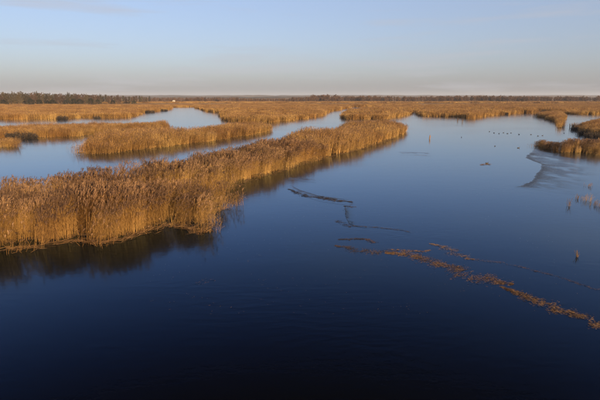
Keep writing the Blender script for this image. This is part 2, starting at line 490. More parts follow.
def point_mesh(name, P, spin, size, var):
    me = bpy.data.meshes.new(name)
    me.vertices.add(len(P))
    me.vertices.foreach_set('co', np.asarray(P, np.float32).ravel())
    for nm, t, d, key in (('spin', 'FLOAT_VECTOR', spin, 'vector'), ('size', 'FLOAT_VECTOR', size, 'vector'), ('variant', 'INT', var, 'value')):
        a = me.attributes.new(nm, t, 'POINT')
        a.data.foreach_set(key, np.asarray(d, np.int32 if t == 'INT' else np.float32).ravel())
    me.update()
    return me

def scatter(name, parent, coll, P, spin, size, var):
    o = obj(name, point_mesh(name, P, spin, size, var), parent)
    md = o.modifiers.new('scatter', 'NODES'); md.node_group = inst_group(coll)
    o['kind'] = 'stuff'
    return o

def inside(px, py, poly):
    res = np.zeros(len(px), bool)
    n = len(poly); j = n - 1
    for i in range(n):
        xi, yi = poly[i]; xj, yj = poly[j]
        if yi != yj:
            c = ((yi > py) != (yj > py)) & (px < (xj - xi) * (py - yi) / (yj - yi) + xi)
            res ^= c
        j = i
    return res

def edge_dist(px, py, poly):
    d = np.full(len(px), 1e9)
    n = len(poly)
    for i in range(n):
        ax, ay = poly[i]; bx, by = poly[(i + 1) % n]
        ex, ey = bx - ax, by - ay
        l2 = ex * ex + ey * ey + 1e-9
        t = np.clip(((px - ax) * ex + (py - ay) * ey) / l2, 0, 1)
        d = np.minimum(d, np.hypot(px - ax - t * ex, py - ay - t * ey))
    return d

RH = 2.45
TOTAL = [0]
def reed_bed(label, front, back, kind=None, hs=1.0, seed=0, ragged=0.6, dens=1.0, backz=None, cat='reed bed', gap=0.0, wmul=1.0, name='reed_bed'):
    """front: photo pixels at the water line; back: photo pixels of the reed tops on the far side."""
    bz = RH * hs * 0.98 if backz is None else backz
    poly = [tuple(at(x, y).xy) for x, y in front] + [tuple(at(x, y, bz).xy) for x, y in back]
    A = np.array(poly); lo = A.min(0) - 1; hi = A.max(0) + 1
    c = A.mean(0)
    root = empty(name, (c[0], c[1], 0))
    tag(root, label, cat)
    allP = {'near': [], 'mid': [], 'far': []}
    bands = {'near': (0, 62, 0.80), 'mid': (62, 150, 1.12), 'far': (150, 5000, 2.25)}
    r = np.random.default_rng(500 + seed)
    for k, (d0, d1, sp) in bands.items():
        if kind and k != kind: continue
        if not kind and (hi[1] < d0 or lo[1] > d1): continue
        sp = sp / math.sqrt(dens)
        gx = np.arange(lo[0], hi[0], sp); gy = np.arange(lo[1] if kind else max(lo[1], d0), hi[1] if kind else min(hi[1], d1), sp)
        X, Y = np.meshgrid(gx, gy); X = X.ravel(); Y = Y.ravel()
        X = X + r.uniform(-0.5, 0.5, len(X)) * sp; Y = Y + r.uniform(-0.5, 0.5, len(Y)) * sp
        sc = 2.2 if k == 'near' else (4 if k == 'mid' else 9)
        wx = X + (fbm(X / sc, Y / sc, 40 + seed) - 0.5) * 2 * ragged * sc * 0.4
        wy = Y + (fbm(X / sc, Y / sc, 60 + seed) - 0.5) * 2 * ragged * sc * 0.4
        ok = inside(wx, wy, poly)
        ok &= edge_dist(wx, wy, poly) > {'near': 0.28, 'mid': 0.12, 'far': 0.5}[k] * min(1.0, hs)
        # leave out what lies well outside the view
        ok &= np.abs(X) < Y * 0.72 + 14
        X = X[ok]; Y = Y[ok]; wx = wx[ok]; wy = wy[ok]
        if gap:
            g = fbm(X / (sc * 0.8), Y / (sc * 0.8), 80 + seed) > gap
            X = X[g]; Y = Y[g]; wx = wx[g]; wy = wy[g]
        if k == 'far':
            g = fbm(X / 55, Y / 9, 140 + seed, 3) < 0.66
            X = X[g]; Y = Y[g]; wx = wx[g]; wy = wy[g]
        elif k == 'near' and not gap:
            g = fbm(X / 1.6, Y / 1.6, 150 + seed, 2) > 0.29
            X = X[g]; Y = Y[g]; wx = wx[g]; wy = wy[g]
        if not len(X): continue
        ed = edge_dist(wx, wy, poly)
        h = hs * (0.70 + 0.56 * fbm(X / (sc * 1.2), Y / (sc * 1.2), 90 + seed)) * r.uniform(0.90, 1.10, len(X))
        h *= np.clip(0.66 + 0.34 * ed / (1.6 if k == 'near' else 2.0), 0.66, 1.0)
        if k == 'far': h *= 0.62 + 0.72 * fbm(X / 45, Y / 16, 120 + seed, 3)
        n = len(X)
        P = np.stack([X - c[0], Y - c[1], np.zeros(n)], 1)
        spin = np.stack([np.zeros(n), np.zeros(n), r.uniform(-0.9, 0.9, n)], 1)
        wid = wmul * r.uniform(0.9, 1.2, n) * min(1.0, max(0.6, hs))
        size = np.stack([wid, wid, h], 1)
        var = r.integers(0, NEARV, n)
        TOTAL[0] += n
        scatter('stalks', root, PC[k][0], P, spin, size, var)
        scatter('seed_heads', root, PC[k][1], P, spin, size, var)
        scatter('root_mat', root, PC[k][2], P, spin, np.stack([wid, wid, np.ones(n)], 1), var)
    # stray reeds standing out from the edge
    if kind != 'mid' and lo[1] < 70:
        gx = np.arange(lo[0], hi[0], 0.5); gy = np.arange(lo[1], min(hi[1], 95), 0.5)
        X, Y = np.meshgrid(gx, gy); X = X.ravel() + r.uniform(-0.25, 0.25, X.size); Y = Y.ravel() + r.uniform(-0.25, 0.25, Y.size)
        ok = ~inside(X, Y, poly) & (np.abs(X) < Y * 0.72 + 14)
        X = X[ok]; Y = Y[ok]
        ed = edge_dist(X, Y, poly)
        ok = (ed < 0.9) & (r.random(len(X)) < 0.6 * np.clip(1 - ed / 0.9, 0, 1) * np.clip(fbm(X / 2.5, Y / 2.5, 160 + seed) * 2.6 - 0.5, 0, 1.5))
        X = X[ok]; Y = Y[ok]; n = len(X)
        if n:
            P = np.stack([X - c[0], Y - c[1], np.zeros(n)], 1)
            spin = np.stack([r.uniform(-0.12, 0.12, n), r.uniform(-0.12, 0.12, n), r.uniform(-1, 1, n)], 1)
            size = np.stack([np.ones(n), np.ones(n), hs * r.uniform(0.3, 0.85, n)], 1); var = r.integers(0, NEARV, n)
            scatter('stray_stalks', root, PC['sparse'][0], P, spin, size, var)
            scatter('stray_seed_heads', root, PC['sparse'][1], P, spin, size, var)
    return root

# foreground bed at the left, a dark trough of open water, and behind it the long bank that runs out into the spit
reed_bed('large foreground reed bed nearest the camera at lower left',
    [(-90, 268), (-40, 256), (0, 249), (25, 247), (40, 244), (70, 240), (100, 242), (125, 238), (150, 227.5), (172, 221), (187, 226), (204, 231.5), (208, 226.5), (204, 214), (200, 210), (213, 208.5), (229, 206.5)],
    [(229, 202.5), (215, 203), (190, 207.5), (150, 213), (110, 216), (75, 217), (40, 218), (0, 218), (-90, 230)], seed=1, ragged=0.35, hs=0.92, backz=0)
reed_bed('long golden reed bank behind the foreground bed, tapering into a spit',
    [(-90, 220), (-40, 213), (0, 209.5), (40, 209), (75, 208), (110, 206), (150, 202), (190, 196.5), (214, 194), (222, 191), (226, 186), (240, 182.5), (258, 176.5), (275, 172.5), (300, 163.5), (320, 158.5), (340, 153.5), (360, 148.5), (380, 141.5), (395, 136.5), (405, 132.5), (410, 129)],
    [(410, 122), (398, 120.5), (385, 119.8), (360, 120.5), (345, 120.5), (337, 123), (333, 127), (322, 125.5), (316, 127), (300, 128.5), (287, 130), (280, 135), (270, 138.5), (255, 140.5), (240, 145), (225, 147.5), (205, 150.5), (190, 153), (170, 157), (150, 160), (130, 163), (110, 166), (90, 168), (75, 167), (60, 169), (40, 171), (20, 174), (0, 174), (-90, 185)], seed=21, ragged=0.3, hs=0.9)
# middle bed, between the narrow channel and the lagoon
reed_bed('middle reed bed behind the narrow channel, in front of the pale lagoon',
    [(73, 150), (80, 152), (92, 153.5), (105, 154), (130, 150.5), (150, 149), (180, 145), (200, 143), (220, 139.5), (240, 136.5), (255, 134.5), (268, 131.5), (273, 127)],
    [(271, 121.5), (255, 121), (240, 121), (221, 122), (213, 124), (205, 124), (199, 126), (185, 127), (172, 127), (160, 126), (140, 126), (120, 127), (105, 128), (95, 131), (86, 134), (79, 140)], hs=0.8, seed=2, ragged=0.5)
# left middle bed, behind the small pool
reed_bed('low reed bed at the left edge behind the small blue pool',
    [(-60, 141), (0, 139), (12, 138), (40, 138), (60, 137.5), (78, 137), (92, 134.5), (110, 133), (140, 131.5), (160, 130), (169, 128.6)],
    [(168, 127), (150, 127), (120, 127.4), (100, 127.4), (80, 128), (50, 129), (25, 130), (0, 131), (-60, 132.5)], hs=0.62, seed=3, ragged=0.5, backz=0)
reed_bed('small reed clump at the left edge of the blue pool',
    [(-40, 147), (-5, 146), (4, 145), (10, 143.5), (16, 140.5)], [(14, 137), (5, 136), (-40, 138)], seed=4, ragged=0.4, hs=0.7)
reed_bed('thin sprig of reeds jutting into the near end of the lagoon',
    [(141, 126.3), (150, 126.5), (160, 126.5), (171, 126.3)], [(169, 119.5), (160, 119), (151, 119.8), (143, 121)], seed=5, ragged=0.4, kind='mid', hs=0.72, gap=0.3)
# upper left bed in front of the trees
reed_bed('broad upper left reed bed in front of the bare trees',
    [(-120, 123), (-40, 121.8), (0, 121), (30, 120.3), (60, 119.2), (80, 117.8), (95, 118), (115, 117.8), (128, 117.3), (136, 116.6), (138, 113.2), (147, 112.6), (160, 111), (171, 109.3)],
    [(172, 104.6), (150, 104), (100, 104), (0, 104), (-120, 104)], hs=0.8, seed=6)
# centre beds beyond the lagoon and the channel
reed_bed('wide golden reed bed between the lagoon and the winding channel',
    [(206, 111.6), (221, 113), (222.5, 121), (240, 122.2), (258, 122.4), (273, 122.6), (282, 121.3), (295, 119.8), (310, 118.3), (322, 115.6), (328, 112.2), (340, 109.6), (350, 108)],
    [(352, 103.8), (330, 103.6), (280, 103.2), (240, 103.4), (206, 104), (196, 105.2)], hs=0.8, seed=7)
reed_bed('reed bed between the head of the channel and the open water',
    [(346, 119.5), (384, 119.2), (392, 118), (400, 116.4), (408, 114.6), (413, 112), (416, 110)],
    [(412, 106), (380, 106.4), (372, 107.5), (360, 108.5), (348, 110), (343, 113)], hs=0.8, seed=8, backz=1.2)
reed_bed('long pale reed bed along the far shore of the open water',
    [(416, 114.6), (424, 116.2), (450, 117), (462, 117.4), (470, 118.4), (479, 118.3), (484, 116), (491, 115.5), (505, 114.6), (520, 113.4), (533, 113.2), (541, 112), (560, 113.2), (575, 114.3), (600, 114.6), (720, 115)],
    [(720, 103.2), (600, 103.4), (500, 103.4), (440, 104), (414, 104.5)], hs=0.8, seed=9)
reed_bed('far reed bed beyond the head of the winding channel',
    [(350, 107.4), (376, 107), (395, 106.6), (420, 107)], [(420, 103.4), (380, 103.2), (345, 103.4)], hs=0.8, seed=10)
# right hand islands
reed_bed('small reed island with a tongue off the far right shore',
    [(534, 116.2), (539, 117.2), (545, 118.2), (550, 120.5), (554, 121.5), (557, 123), (558.5, 128), (561.5, 128.5), (562.5, 121.5), (564.5, 117.5)],
    [(562, 112.6), (552, 112.4), (542, 113), (535, 114.8)], seed=11, ragged=0.5, kind='mid', backz=1.0, hs=0.78, gap=0.33)
reed_bed('rounded reed island at the right edge with a dark near side',
    [(573, 126.6), (578, 129), (583, 133), (590, 135.5), (600, 137), (640, 139), (690, 140)],
    [(690, 117), (640, 116.8), (600, 117), (590, 118), (580, 121), (575, 123.6)], seed=12, ragged=0.5, kind='mid', hs=0.72)
reed_bed('ragged orange reed clump nearest the right edge',
    [(553, 151), (562, 152.3), (570, 152.8), (585, 153.5), (600, 155), (622, 155.5)],
    [(622, 148), (600, 147), (585, 147), (575, 146.5), (564, 147), (557, 148)], seed=13, ragged=0.7, kind='near', hs=0.54, gap=0.34, backz=0, dens=0.9)
reed_bed('low sparse reed tip left of the ragged orange clump',
    [(534, 147.6), (545, 149.2), (557, 151.5)], [(558, 147.8), (546, 145.8), (535, 145.4)], seed=14, ragged=0.4, kind='near', hs=0.42, gap=0.33, dens=1.3, backz=0)
reed_bed('far reeds closing the head of the lagoon around the white hut',
    [(160, 107.6), (175, 107.4), (198, 107), (206, 107)], [(206, 103.8), (160, 103.8)], seed=15, hs=0.8)
reed_bed('brown reed plain far off between the trees and the horizon wood',
    [(-120, 103.9), (100, 103.9), (300, 103.6), (500, 103.6), (720, 103.6)], [(720, 102.9), (300, 102.9), (100, 103.0), (-120, 103)], seed=16, dens=0.2, backz=0, wmul=2.0)

print('reed clumps', TOTAL[0])

# ------------------------------------------------------------------ trees
def tree_meshes(seed, height, spread, nbr, twigs, trunk_mat, twig_mat, tw=0.035, upright=0.6, low=0.12):
    """bare tree: tapered trunk, limbs, and a crown of fine twigs"""
    r = random.Random(seed)
    T = MB(); C = MB()
    pts = [Vector((0, 0, -0.2))]; rad = [height * 0.022]
    for i in range(1, 6):
        t = i / 5
        pts.append(Vector((r.gauss(0, 0.02) * height * t, r.gauss(0, 0.02) * height * t, height * 0.9 * t)))
        rad.append(height * 0.022 * (1 - t) ** 0.8 + 0.012)
    T.tube(pts, rad, 6)
    def along(P, t):
        k = min(len(P) - 2, int(t * (len(P) - 1))); f = t * (len(P) - 1) - k
        return P[k].lerp(P[k + 1], f)
    for b in range(nbr):
        t = low + (0.97 - low) * (b + r.random()) / nbr
        p = along(pts, t)
        a = b * 2.4 + r.uniform(-0.5, 0.5)
        L = spread * (1 - 0.72 * abs(t - 0.35) ** 1.1) * r.uniform(0.65, 1.15)
        d = Vector((math.cos(a), math.sin(a), upright * r.uniform(0.5, 1.5))).normalized()
        q = [p]
        for k in range(3):
            d = (d + Vector((r.gauss(0, 0.18), r.gauss(0, 0.18), 0.16))).normalized()
            q.append(q[-1] + d * L / 3)
        rr = height * 0.009 * (1.1 - t)
        C.tube(q, [rr + 0.02, rr * 0.7 + 0.015, rr * 0.4 + 0.012, 0.01], 3, 1, False)
        for k in range(twigs):
            u = r.uniform(0.15, 1.0)
            s = along(q, u)
            e = (d + Vector((r.gauss(0, 0.75), r.gauss(0, 0.75), r.gauss(0.15, 0.6)))).normalized()
            l = L * r.uniform(0.18, 0.5)
            m_ = s + e * l * 0.5 + Vector((r.gauss(0, 0.04), r.gauss(0, 0.04), r.gauss(0, 0.04))) * l
            side = e.orthogonal().normalized(); side.rotate(Matrix.Rotation(r.random() * 6.28, 3, e))
            C.ribbon([s, m_, s + e * l], [tw, tw * 0.9, tw * 0.3], side, 0)
            for z in range(2):
                e2 = (e + Vector((r.gauss(0, 0.6), r.gauss(0, 0.6), r.gauss(0.1, 0.5)))).normalized()
                C.ribbon([m_, m_ + e2 * l * 0.5], [tw * 0.7, tw * 0.25], side, 0)
    return T.mesh('trunk', [trunk_mat], True), C.mesh('crown', [twig_mat, trunk_mat])

def evergreen_meshes(seed, height, spread):
    r = random.Random(seed)
    T = MB(); C = MB()
    T.tube([Vector((0, 0, -0.2)), Vector((0.05, 0, height * 0.5)), Vector((0, 0.05, height * 0.95))], [height * 0.022, height * 0.014, 0.02], 6)
    for k in range(1500):
        t = r.random() ** 0.8
        z = height * (0.06 + 0.94 * t)
        a = r.random() * 6.283
        R0 = spread * math.sqrt(max(0.02, 1 - (t * 1.05 - 0.25) ** 2 * 1.7)) * (0.72 + 0.28 * math.sin(a * 3 + seed + t * 7)) + 0.1; q = R0 * math.sqrt(r.uniform(0.2, 1))
        p = Vector((math.cos(a) * q, math.sin(a) * q, z + r.gauss(0, 0.15)))
        d = Vector((math.cos(a + r.gauss(0, 0.6)), math.sin(a + r.gauss(0, 0.6)), r.uniform(-0.5, 0.6))).normalized()
        l = r.uniform(0.35, 0.8)
        C.ribbon([p, p + d * l], [0.22, 0.05], d.orthogonal().normalized(), 0)
    return T.mesh('trunk', [M_BARK], True), C.mesh('crown', [M_NEEDLE])

KIND = {
 'brown': [tree_meshes(700 + i, 12.5, 4.4, 34, 30, M_BARK, M_TWIG, 0.15, 0.6, 0.03) for i in range(4)],
 'olive': [tree_meshes(720 + i, 12.8, 4.0, 36, 32, M_BARK, M_TWIGPALE, 0.15, 0.9, 0.03) for i in range(3)],
 'dark':  [evergreen_meshes(740 + i, 6.0, 4.2) for i in range(2)],
}
LBL = {
 'brown': ('leafless brown tree in the row along the left horizon', 'bare_tree'),
 'olive': ('pale olive twiggy tree in the row along the left horizon', 'willow_tree'),
 'dark': ('low dark round evergreen bush at the foot of the left horizon trees', 'evergreen_bush'),
}
tr = random.Random(31)
def place_tree(kind, i, x, row, s):
    p = at(x, row); p.z = 0.0
    root = empty(LBL[kind][1], p, tr.random() * 6.28)
    root.scale = (s * tr.uniform(0.92, 1.1), s * tr.uniform(0.92, 1.1), s)
    tag(root, LBL[kind][0], 'bush' if kind == 'dark' else 'tree', 'bare and evergreen trees along the left horizon')
    tm, cm = KIND[kind][i % len(KIND[kind])]
    obj('trunk', tm, root); obj('crown', cm, root)
    return root
x = -32.0; i = 0
while x < 150:
    k = 'olive' if (5 < x < 19 or tr.random() < 0.5) else 'brown'
    fade = 1.0 if x < 60 else 1.0 - 0.30 * (x - 60) / 90
    place_tree(k, i, x, 105.2 - 0.011 * max(0, x) + tr.uniform(-0.5, 0.35), 0.94 * fade * tr.uniform(0.88, 1.10) * (1.03 if 5 < x < 24 else 1))
    x += tr.uniform(2.0, 3.3); i += 1
for j, (x, s) in enumerate(((4, 0.9), (31, 1.05), (40, 0.9), (48, 0.75), (53, 0.9), (66, 0.85), (74, 1.05), (80, 1.0), (91, 1.1), (98, 0.9), (113, 0.8), (134, 0.75))):
    place_tree('dark', j, x, 105.9 - 0.008 * x, s)

# the wood and scrub along the rest of the horizon, one mass
def belt(name, label, cat, rows, n, xr, smin, smax, seed, metas):
    r = np.random.default_rng(seed)
    root = empty(name, (0, 800, 0)); tag(root, label, cat)
    P = []; S = []
    for k in range(n):
        x = r.uniform(*xr); row = r.uniform(*rows)
        p = at(x, row)
        P.append((p.x, p.y - 800, 0.1))
        q = r.uniform(smin, smax) * (0.75 + 0.5 * float(fbm(p.x / 70, 3.0, seed)))
        for (a, b, m) in metas:
            if a < x < b: q *= m
        S.append((q * 1.25, q * 1.25, q))
    n = len(P)
    spin = np.stack([np.zeros(n), np.zeros(n), r.uniform(0, 6.28, n)], 1)
    var = r.integers(0, 3, n)
    scatter('trunks', root, TC[0], P, spin, S, var)
    scatter('crowns', root, TC[1], P, spin, S, var)
    return root
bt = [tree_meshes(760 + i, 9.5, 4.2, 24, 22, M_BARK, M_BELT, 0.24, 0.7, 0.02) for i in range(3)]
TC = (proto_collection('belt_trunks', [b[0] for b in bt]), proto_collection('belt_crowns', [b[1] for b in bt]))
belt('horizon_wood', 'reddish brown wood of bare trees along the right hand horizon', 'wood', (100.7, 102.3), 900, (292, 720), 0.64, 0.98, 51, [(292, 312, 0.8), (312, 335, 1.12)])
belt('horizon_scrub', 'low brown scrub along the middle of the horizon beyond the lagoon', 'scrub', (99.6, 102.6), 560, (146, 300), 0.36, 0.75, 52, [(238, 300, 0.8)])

# low dark thickets at the water's edge, and twigs added as the right island's shade
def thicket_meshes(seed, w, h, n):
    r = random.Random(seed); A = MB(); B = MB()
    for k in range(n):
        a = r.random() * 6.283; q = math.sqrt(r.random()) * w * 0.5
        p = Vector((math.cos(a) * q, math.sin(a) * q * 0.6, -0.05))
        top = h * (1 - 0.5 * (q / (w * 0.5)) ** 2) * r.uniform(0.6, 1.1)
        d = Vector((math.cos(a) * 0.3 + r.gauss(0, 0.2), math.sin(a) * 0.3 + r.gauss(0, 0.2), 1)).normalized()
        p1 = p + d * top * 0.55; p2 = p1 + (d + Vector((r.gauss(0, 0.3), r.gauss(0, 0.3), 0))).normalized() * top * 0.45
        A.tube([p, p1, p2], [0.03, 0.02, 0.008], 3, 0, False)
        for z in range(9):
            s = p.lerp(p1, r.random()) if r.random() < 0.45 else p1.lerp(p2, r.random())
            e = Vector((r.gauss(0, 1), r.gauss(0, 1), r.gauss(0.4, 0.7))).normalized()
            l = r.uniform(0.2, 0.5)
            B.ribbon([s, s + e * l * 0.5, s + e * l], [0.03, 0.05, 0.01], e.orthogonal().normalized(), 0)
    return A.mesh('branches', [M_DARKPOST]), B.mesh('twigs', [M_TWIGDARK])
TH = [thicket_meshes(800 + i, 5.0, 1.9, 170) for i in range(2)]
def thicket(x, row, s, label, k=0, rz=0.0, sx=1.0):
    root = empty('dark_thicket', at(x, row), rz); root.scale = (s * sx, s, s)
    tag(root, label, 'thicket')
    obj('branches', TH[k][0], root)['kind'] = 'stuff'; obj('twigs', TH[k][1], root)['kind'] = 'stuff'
thicket(22, 138.6, 0.85, 'wide spread of dark twigs along the pool edge at the far left', 0, 0, 1.35)  # dark twigs set over the dark stretch of reed front
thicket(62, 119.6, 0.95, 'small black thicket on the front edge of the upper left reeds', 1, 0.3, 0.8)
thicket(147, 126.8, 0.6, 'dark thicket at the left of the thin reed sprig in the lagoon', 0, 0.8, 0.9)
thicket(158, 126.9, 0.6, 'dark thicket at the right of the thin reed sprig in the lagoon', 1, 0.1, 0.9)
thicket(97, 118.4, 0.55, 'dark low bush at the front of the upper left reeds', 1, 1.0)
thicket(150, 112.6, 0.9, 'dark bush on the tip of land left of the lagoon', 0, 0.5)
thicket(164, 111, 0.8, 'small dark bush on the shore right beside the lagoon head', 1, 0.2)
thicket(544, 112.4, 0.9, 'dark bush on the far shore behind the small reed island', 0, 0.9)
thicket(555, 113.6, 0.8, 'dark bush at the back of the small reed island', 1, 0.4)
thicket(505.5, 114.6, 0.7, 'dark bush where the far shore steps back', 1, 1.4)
for q, (x, row, s) in enumerate(((579, 130.2, 0.62), (586, 134.6, 0.7), (596, 137.2, 0.72))):  # the island's near side is in shade; dark twigs added to darken it
    thicket(x, row, s, ('dark twigs added as shade at the left tip of the rounded right island', 'dark twigs added as shade on the near side of the rounded right island', 'dark twigs added as shade where the rounded right island meets the picture edge')[q], q % 2, -0.25, 1.1)
thicket(168, 103.6, 2.2, 'dark round bush left of the tiny white hut', 0, 0.5)
thicket(183, 103.4, 2.4, 'dark wide bush right of the tiny white hut', 1, 0.9, 1.3)

# ------------------------------------------------------------------ the small white hut far off
hut = empty('white_hut', at(174, 103.4) + Vector((0, 0, 1.6)), 0.25); hut.scale = (0.75, 0.75, 0.85); tag(hut, 'tiny white hut among bushes at the far end of the lagoon', 'hut')
hb = MB(); a, b_, h_ = 1.9, 1.5, 2.6
hb.add([Vector(v) for v in ((-a, -b_, -1.8), (a, -b_, -1.8), (a, b_, -1.8), (-a, b_, -1.8), (-a, -b_, h_), (a, -b_, h_), (a, b_, h_), (-a, b_, h_), (-a, 0, h_ + 0.9), (a, 0, h_ + 0.9))],
       [(0, 1, 5, 4), (1, 2, 6, 9, 5), (2, 3, 7, 6), (3, 0, 4, 8, 7)])
obj('wall', hb.mesh('wall', [M_WHITEWALL]), hut)
rb = MB()
for s in (-1, 1):
    e0 = Vector((-a - 0.2, s * (b_ + 0.25), h_ - 0.13)); e1 = Vector((a + 0.2, s * (b_ + 0.25), h_ - 0.13)); r1 = Vector((a + 0.2, 0, h_ + 0.95)); r0 = Vector((-a - 0.2, 0, h_ + 0.95)); t = Vector((0, 0, 0.12))
    rb.add([e0, e1, r1, r0, e0 + t, e1 + t, r1 + t, r0 + t], [(0, 1, 2, 3), (4, 7, 6, 5), (0, 4, 5, 1), (1, 5, 6, 2), (3, 2, 6, 7), (0, 3, 7, 4)])
obj('roof', rb.mesh('roof', [M_ROOF]), hut)
db = MB(); db.add([Vector((x, y, z)) for x in (-0.4, 0.4) for y in (-b_ - 0.06, -b_ + 0.02) for z in (0, 1.9)], [(0, 4, 5, 1), (0, 1, 3, 2), (4, 6, 7, 5), (1, 5, 7, 3)])
obj('door', db.mesh('door', [M_ROOF]), hut)

# ------------------------------------------------------------------ stakes
def stake(name, x, row, h, r0, mat, label, lean=(0.04, 0.0), group=None):
    m = MB(); rr = random.Random(int(x * 10))
    pts = [Vector((0, 0, -0.5)), Vector((lean[0] * 0.3, lean[1], h * 0.4)), Vector((lean[0], lean[1], h * 0.85)), Vector((lean[0] * 1.3, lean[1], h))]
    m.tube(pts, [r0 * 1.1, r0, r0 * 0.85, r0 * 0.35], 7)
    m.tube([pts[1], pts[1] + Vector((r0 * 2.2, 0, h * 0.16)), pts[1] + Vector((r0 * 2.6, 0, h * 0.30))], [r0 * 0.4, r0 * 0.3, r0 * 0.12], 5)
    tag(obj(name, m.mesh(name, [mat], True), None, at(x, row)), label, 'stake')
stake('wooden_stake', 429.6, 139.2, 0.8, 0.10, M_POST, 'short brown stake standing alone in the open water off the spit')
stake('dark_stake', 569.8, 127.8, 1.1, 0.09, M_DARKPOST, 'thin dark stake leftmost of two beside the rounded right island', (-0.08, 0))
stake('dark_stake', 572.6, 128.2, 0.9, 0.12, M_DARKPOST, 'thick dark stake nearest the tip of the rounded right island', (0.1, 0))

# ------------------------------------------------------------------ reed tufts standing alone in the water
def tuft(x, row, h, n, spread, label, seed):
    r = random.Random(seed)
    root = empty('reed_tuft', at(x, row)); tag(root, label, 'reed tuft')
    A = MB(); B = MB()
    for k in range(n):
        p = Vector((r.gauss(0, spread), r.gauss(0, spread), -0.05)); hh = h * r.uniform(0.5, 1.05)
        l = Vector((r.gauss(0.06, 0.16), r.gauss(0, 0.16), 1))
        p1 = p + l * hh * 0.55; p2 = p + Vector((l.x * 1.3, l.y * 1.3, 1)) * hh
        A.tube([p, p1, p2], [0.008, 0.007, 0.004], 3, 0, False)
        for z in range(2):
            a = r.random() * 6.28; q = p.lerp(p2, r.uniform(0.3, 0.95)); d = Vector((math.cos(a), math.sin(a), r.uniform(-0.1, 0.7)))
            B.ribbon([q, q + d * hh * 0.14, q + d * hh * 0.26 - Vector((0, 0, hh * 0.08))], [0.012, 0.02, 0.003], Vector((-d.y, d.x, 0)), 0)
    obj('stalks', A.mesh('stalks', [M_STEM]), root)['kind'] = 'stuff'; obj('leaves', B.mesh('leaves', [M_LEAF]), root)['kind'] = 'stuff'
tuft(569, 206, 0.62, 12, 0.06, 'leftmost thin reed tuft in the water at the right edge', 1)
tuft(577, 199, 0.45, 14, 0.14, 'small reed tuft second from left in the right edge group', 2)
tuft(587, 201, 0.60, 22, 0.20, 'fullest straw reed tuft in the right edge group', 3)
tuft(596, 206, 0.55, 22, 0.20, 'rightmost straw reed tuft in the right edge group', 4)
tuft(588.5, 186.5, 0.42, 14, 0.16, 'lone reed tuft farther out above the right edge group', 5)
tuft(577, 257, 0.42, 9, 0.03, 'single thin reed tuft above the drifting litter line at right', 6)
for k, (x, row) in enumerate(((457.5, 121.0), (462.3, 122.4))):
    tuft(x, row, 1.5, 26, 0.16, ('thin reed tuft left of two off the far shore', 'taller thin reed tuft right of two off the far shore')[k], 20 + k)

# ------------------------------------------------------------------ floating rafts of dead reed
def path(P, n):
    P = [Vector((*p, 0)) for p in P]
    L = [0]
    for a, b in zip(P, P[1:]): L.append(L[-1] + (b - a).length)
    out = []
    for i in range(n):
        t = L[-1] * i / (n - 1); k = max(0, min(len(P) - 2, next((j for j in range(len(L) - 1) if L[j + 1] >= t - 1e-9), len(P) - 2)))
        f = (t - L[k]) / max(1e-6, L[k + 1] - L[k]); out.append(P[k].lerp(P[k + 1], f))
    return out
def raft(pix, wid, n, label, mat, seed, thick=0.03, L=(0.06, 0.30), name='reed_litter', pw=0.013):
    """pix: photo pixels of the middle line, wid: half width in metres along it"""
    r = random.Random(seed)
    W = [at(x, y) for x, y in pix]
    c = sum(W, Vector()) / len(W)
    P = path([(w_.x - c.x, w_.y - c.y) for w_ in W], 160)
    us = np.linspace(0, 1, 801)
    CL = vnoise(us * 26, us * 0 + 0.5, seed) * 0.75 + vnoise(us * 75, us * 0 + 0.5, seed + 3) * 0.45
    O1 = (vnoise(us * 12, us * 0 + 7.5, seed) - 0.5) * 2.0 + (vnoise(us * 45, us * 0 + 2.5, seed) - 0.5) * 1.1
    WW = np.interp(us, np.linspace(0, 1, len(wid)), wid)
    m = MB()
    for k in range(n):
        u = r.random(); i = int(u * 158); p = P[i].lerp(P[i + 1], r.random())
        tdir = (P[i + 1] - P[i]).normalized(); nrm = Vector((-tdir.y, tdir.x, 0))
        iu = int(u * 800); cl = CL[iu]
        if r.random() > (cl - 0.14) * 1.3: continue
        ww = float(WW[iu])
        off = (r.gauss(0, 0.62) + float(O1[iu])) * ww
        q = p + nrm * off
        z = 0.008 + max(0, (1 - abs(off) / (ww + 1e-6))) * r.random() * thick
        a = math.atan2(tdir.y, tdir.x) + r.gauss(0, 0.55)
        l = r.uniform(*L); d = Vector((math.cos(a), math.sin(a), r.gauss(0, 0.05)))
        q.z = z + abs(d.z) * l * 0.5
        s = Vector((-d.y, d.x, r.uniform(-0.8, 0.8))).normalized()
        bend = Vector((0, 0, r.uniform(0, 0.35) * l)) if r.random() < 0.2 else Vector((0, 0, 0))
        m.ribbon([q - d * l * 0.5, q + bend * 0.4, q + d * l * 0.5 + bend], [pw * r.uniform(0.5, 1), pw * r.uniform(0.8, 1.5), pw * 0.4], s, 0)
    o = obj(name, m.mesh(name, [mat]), None, c)
    tag(o, label, 'floating litter'); o['kind'] = 'stuff'
FINE = (0.02, 0.10)
raft([(385, 252.8), (405, 253.5), (420, 257), (432, 262), (445, 265), (458, 272), (470, 275), (485, 278), (498, 281), (514, 285)], (0.10, 0.34, 0.42, 0.34, 0.46, 0.48, 0.12), 8330, 'thick tan drift of dead reed across the middle right water', M_LITTER, 1, 0.014, FINE, pw=0.009)
raft([(500, 287), (518, 293), (532, 301), (545, 304), (560, 310), (575, 315), (588, 321), (602, 325), (640, 335)], (0.05, 0.22, 0.30, 0.32, 0.24, 0.26, 0.28, 0.20), 7140, 'bright orange drift of dead reed running off the right edge', M_LITTER, 2, 0.014, FINE, pw=0.009)
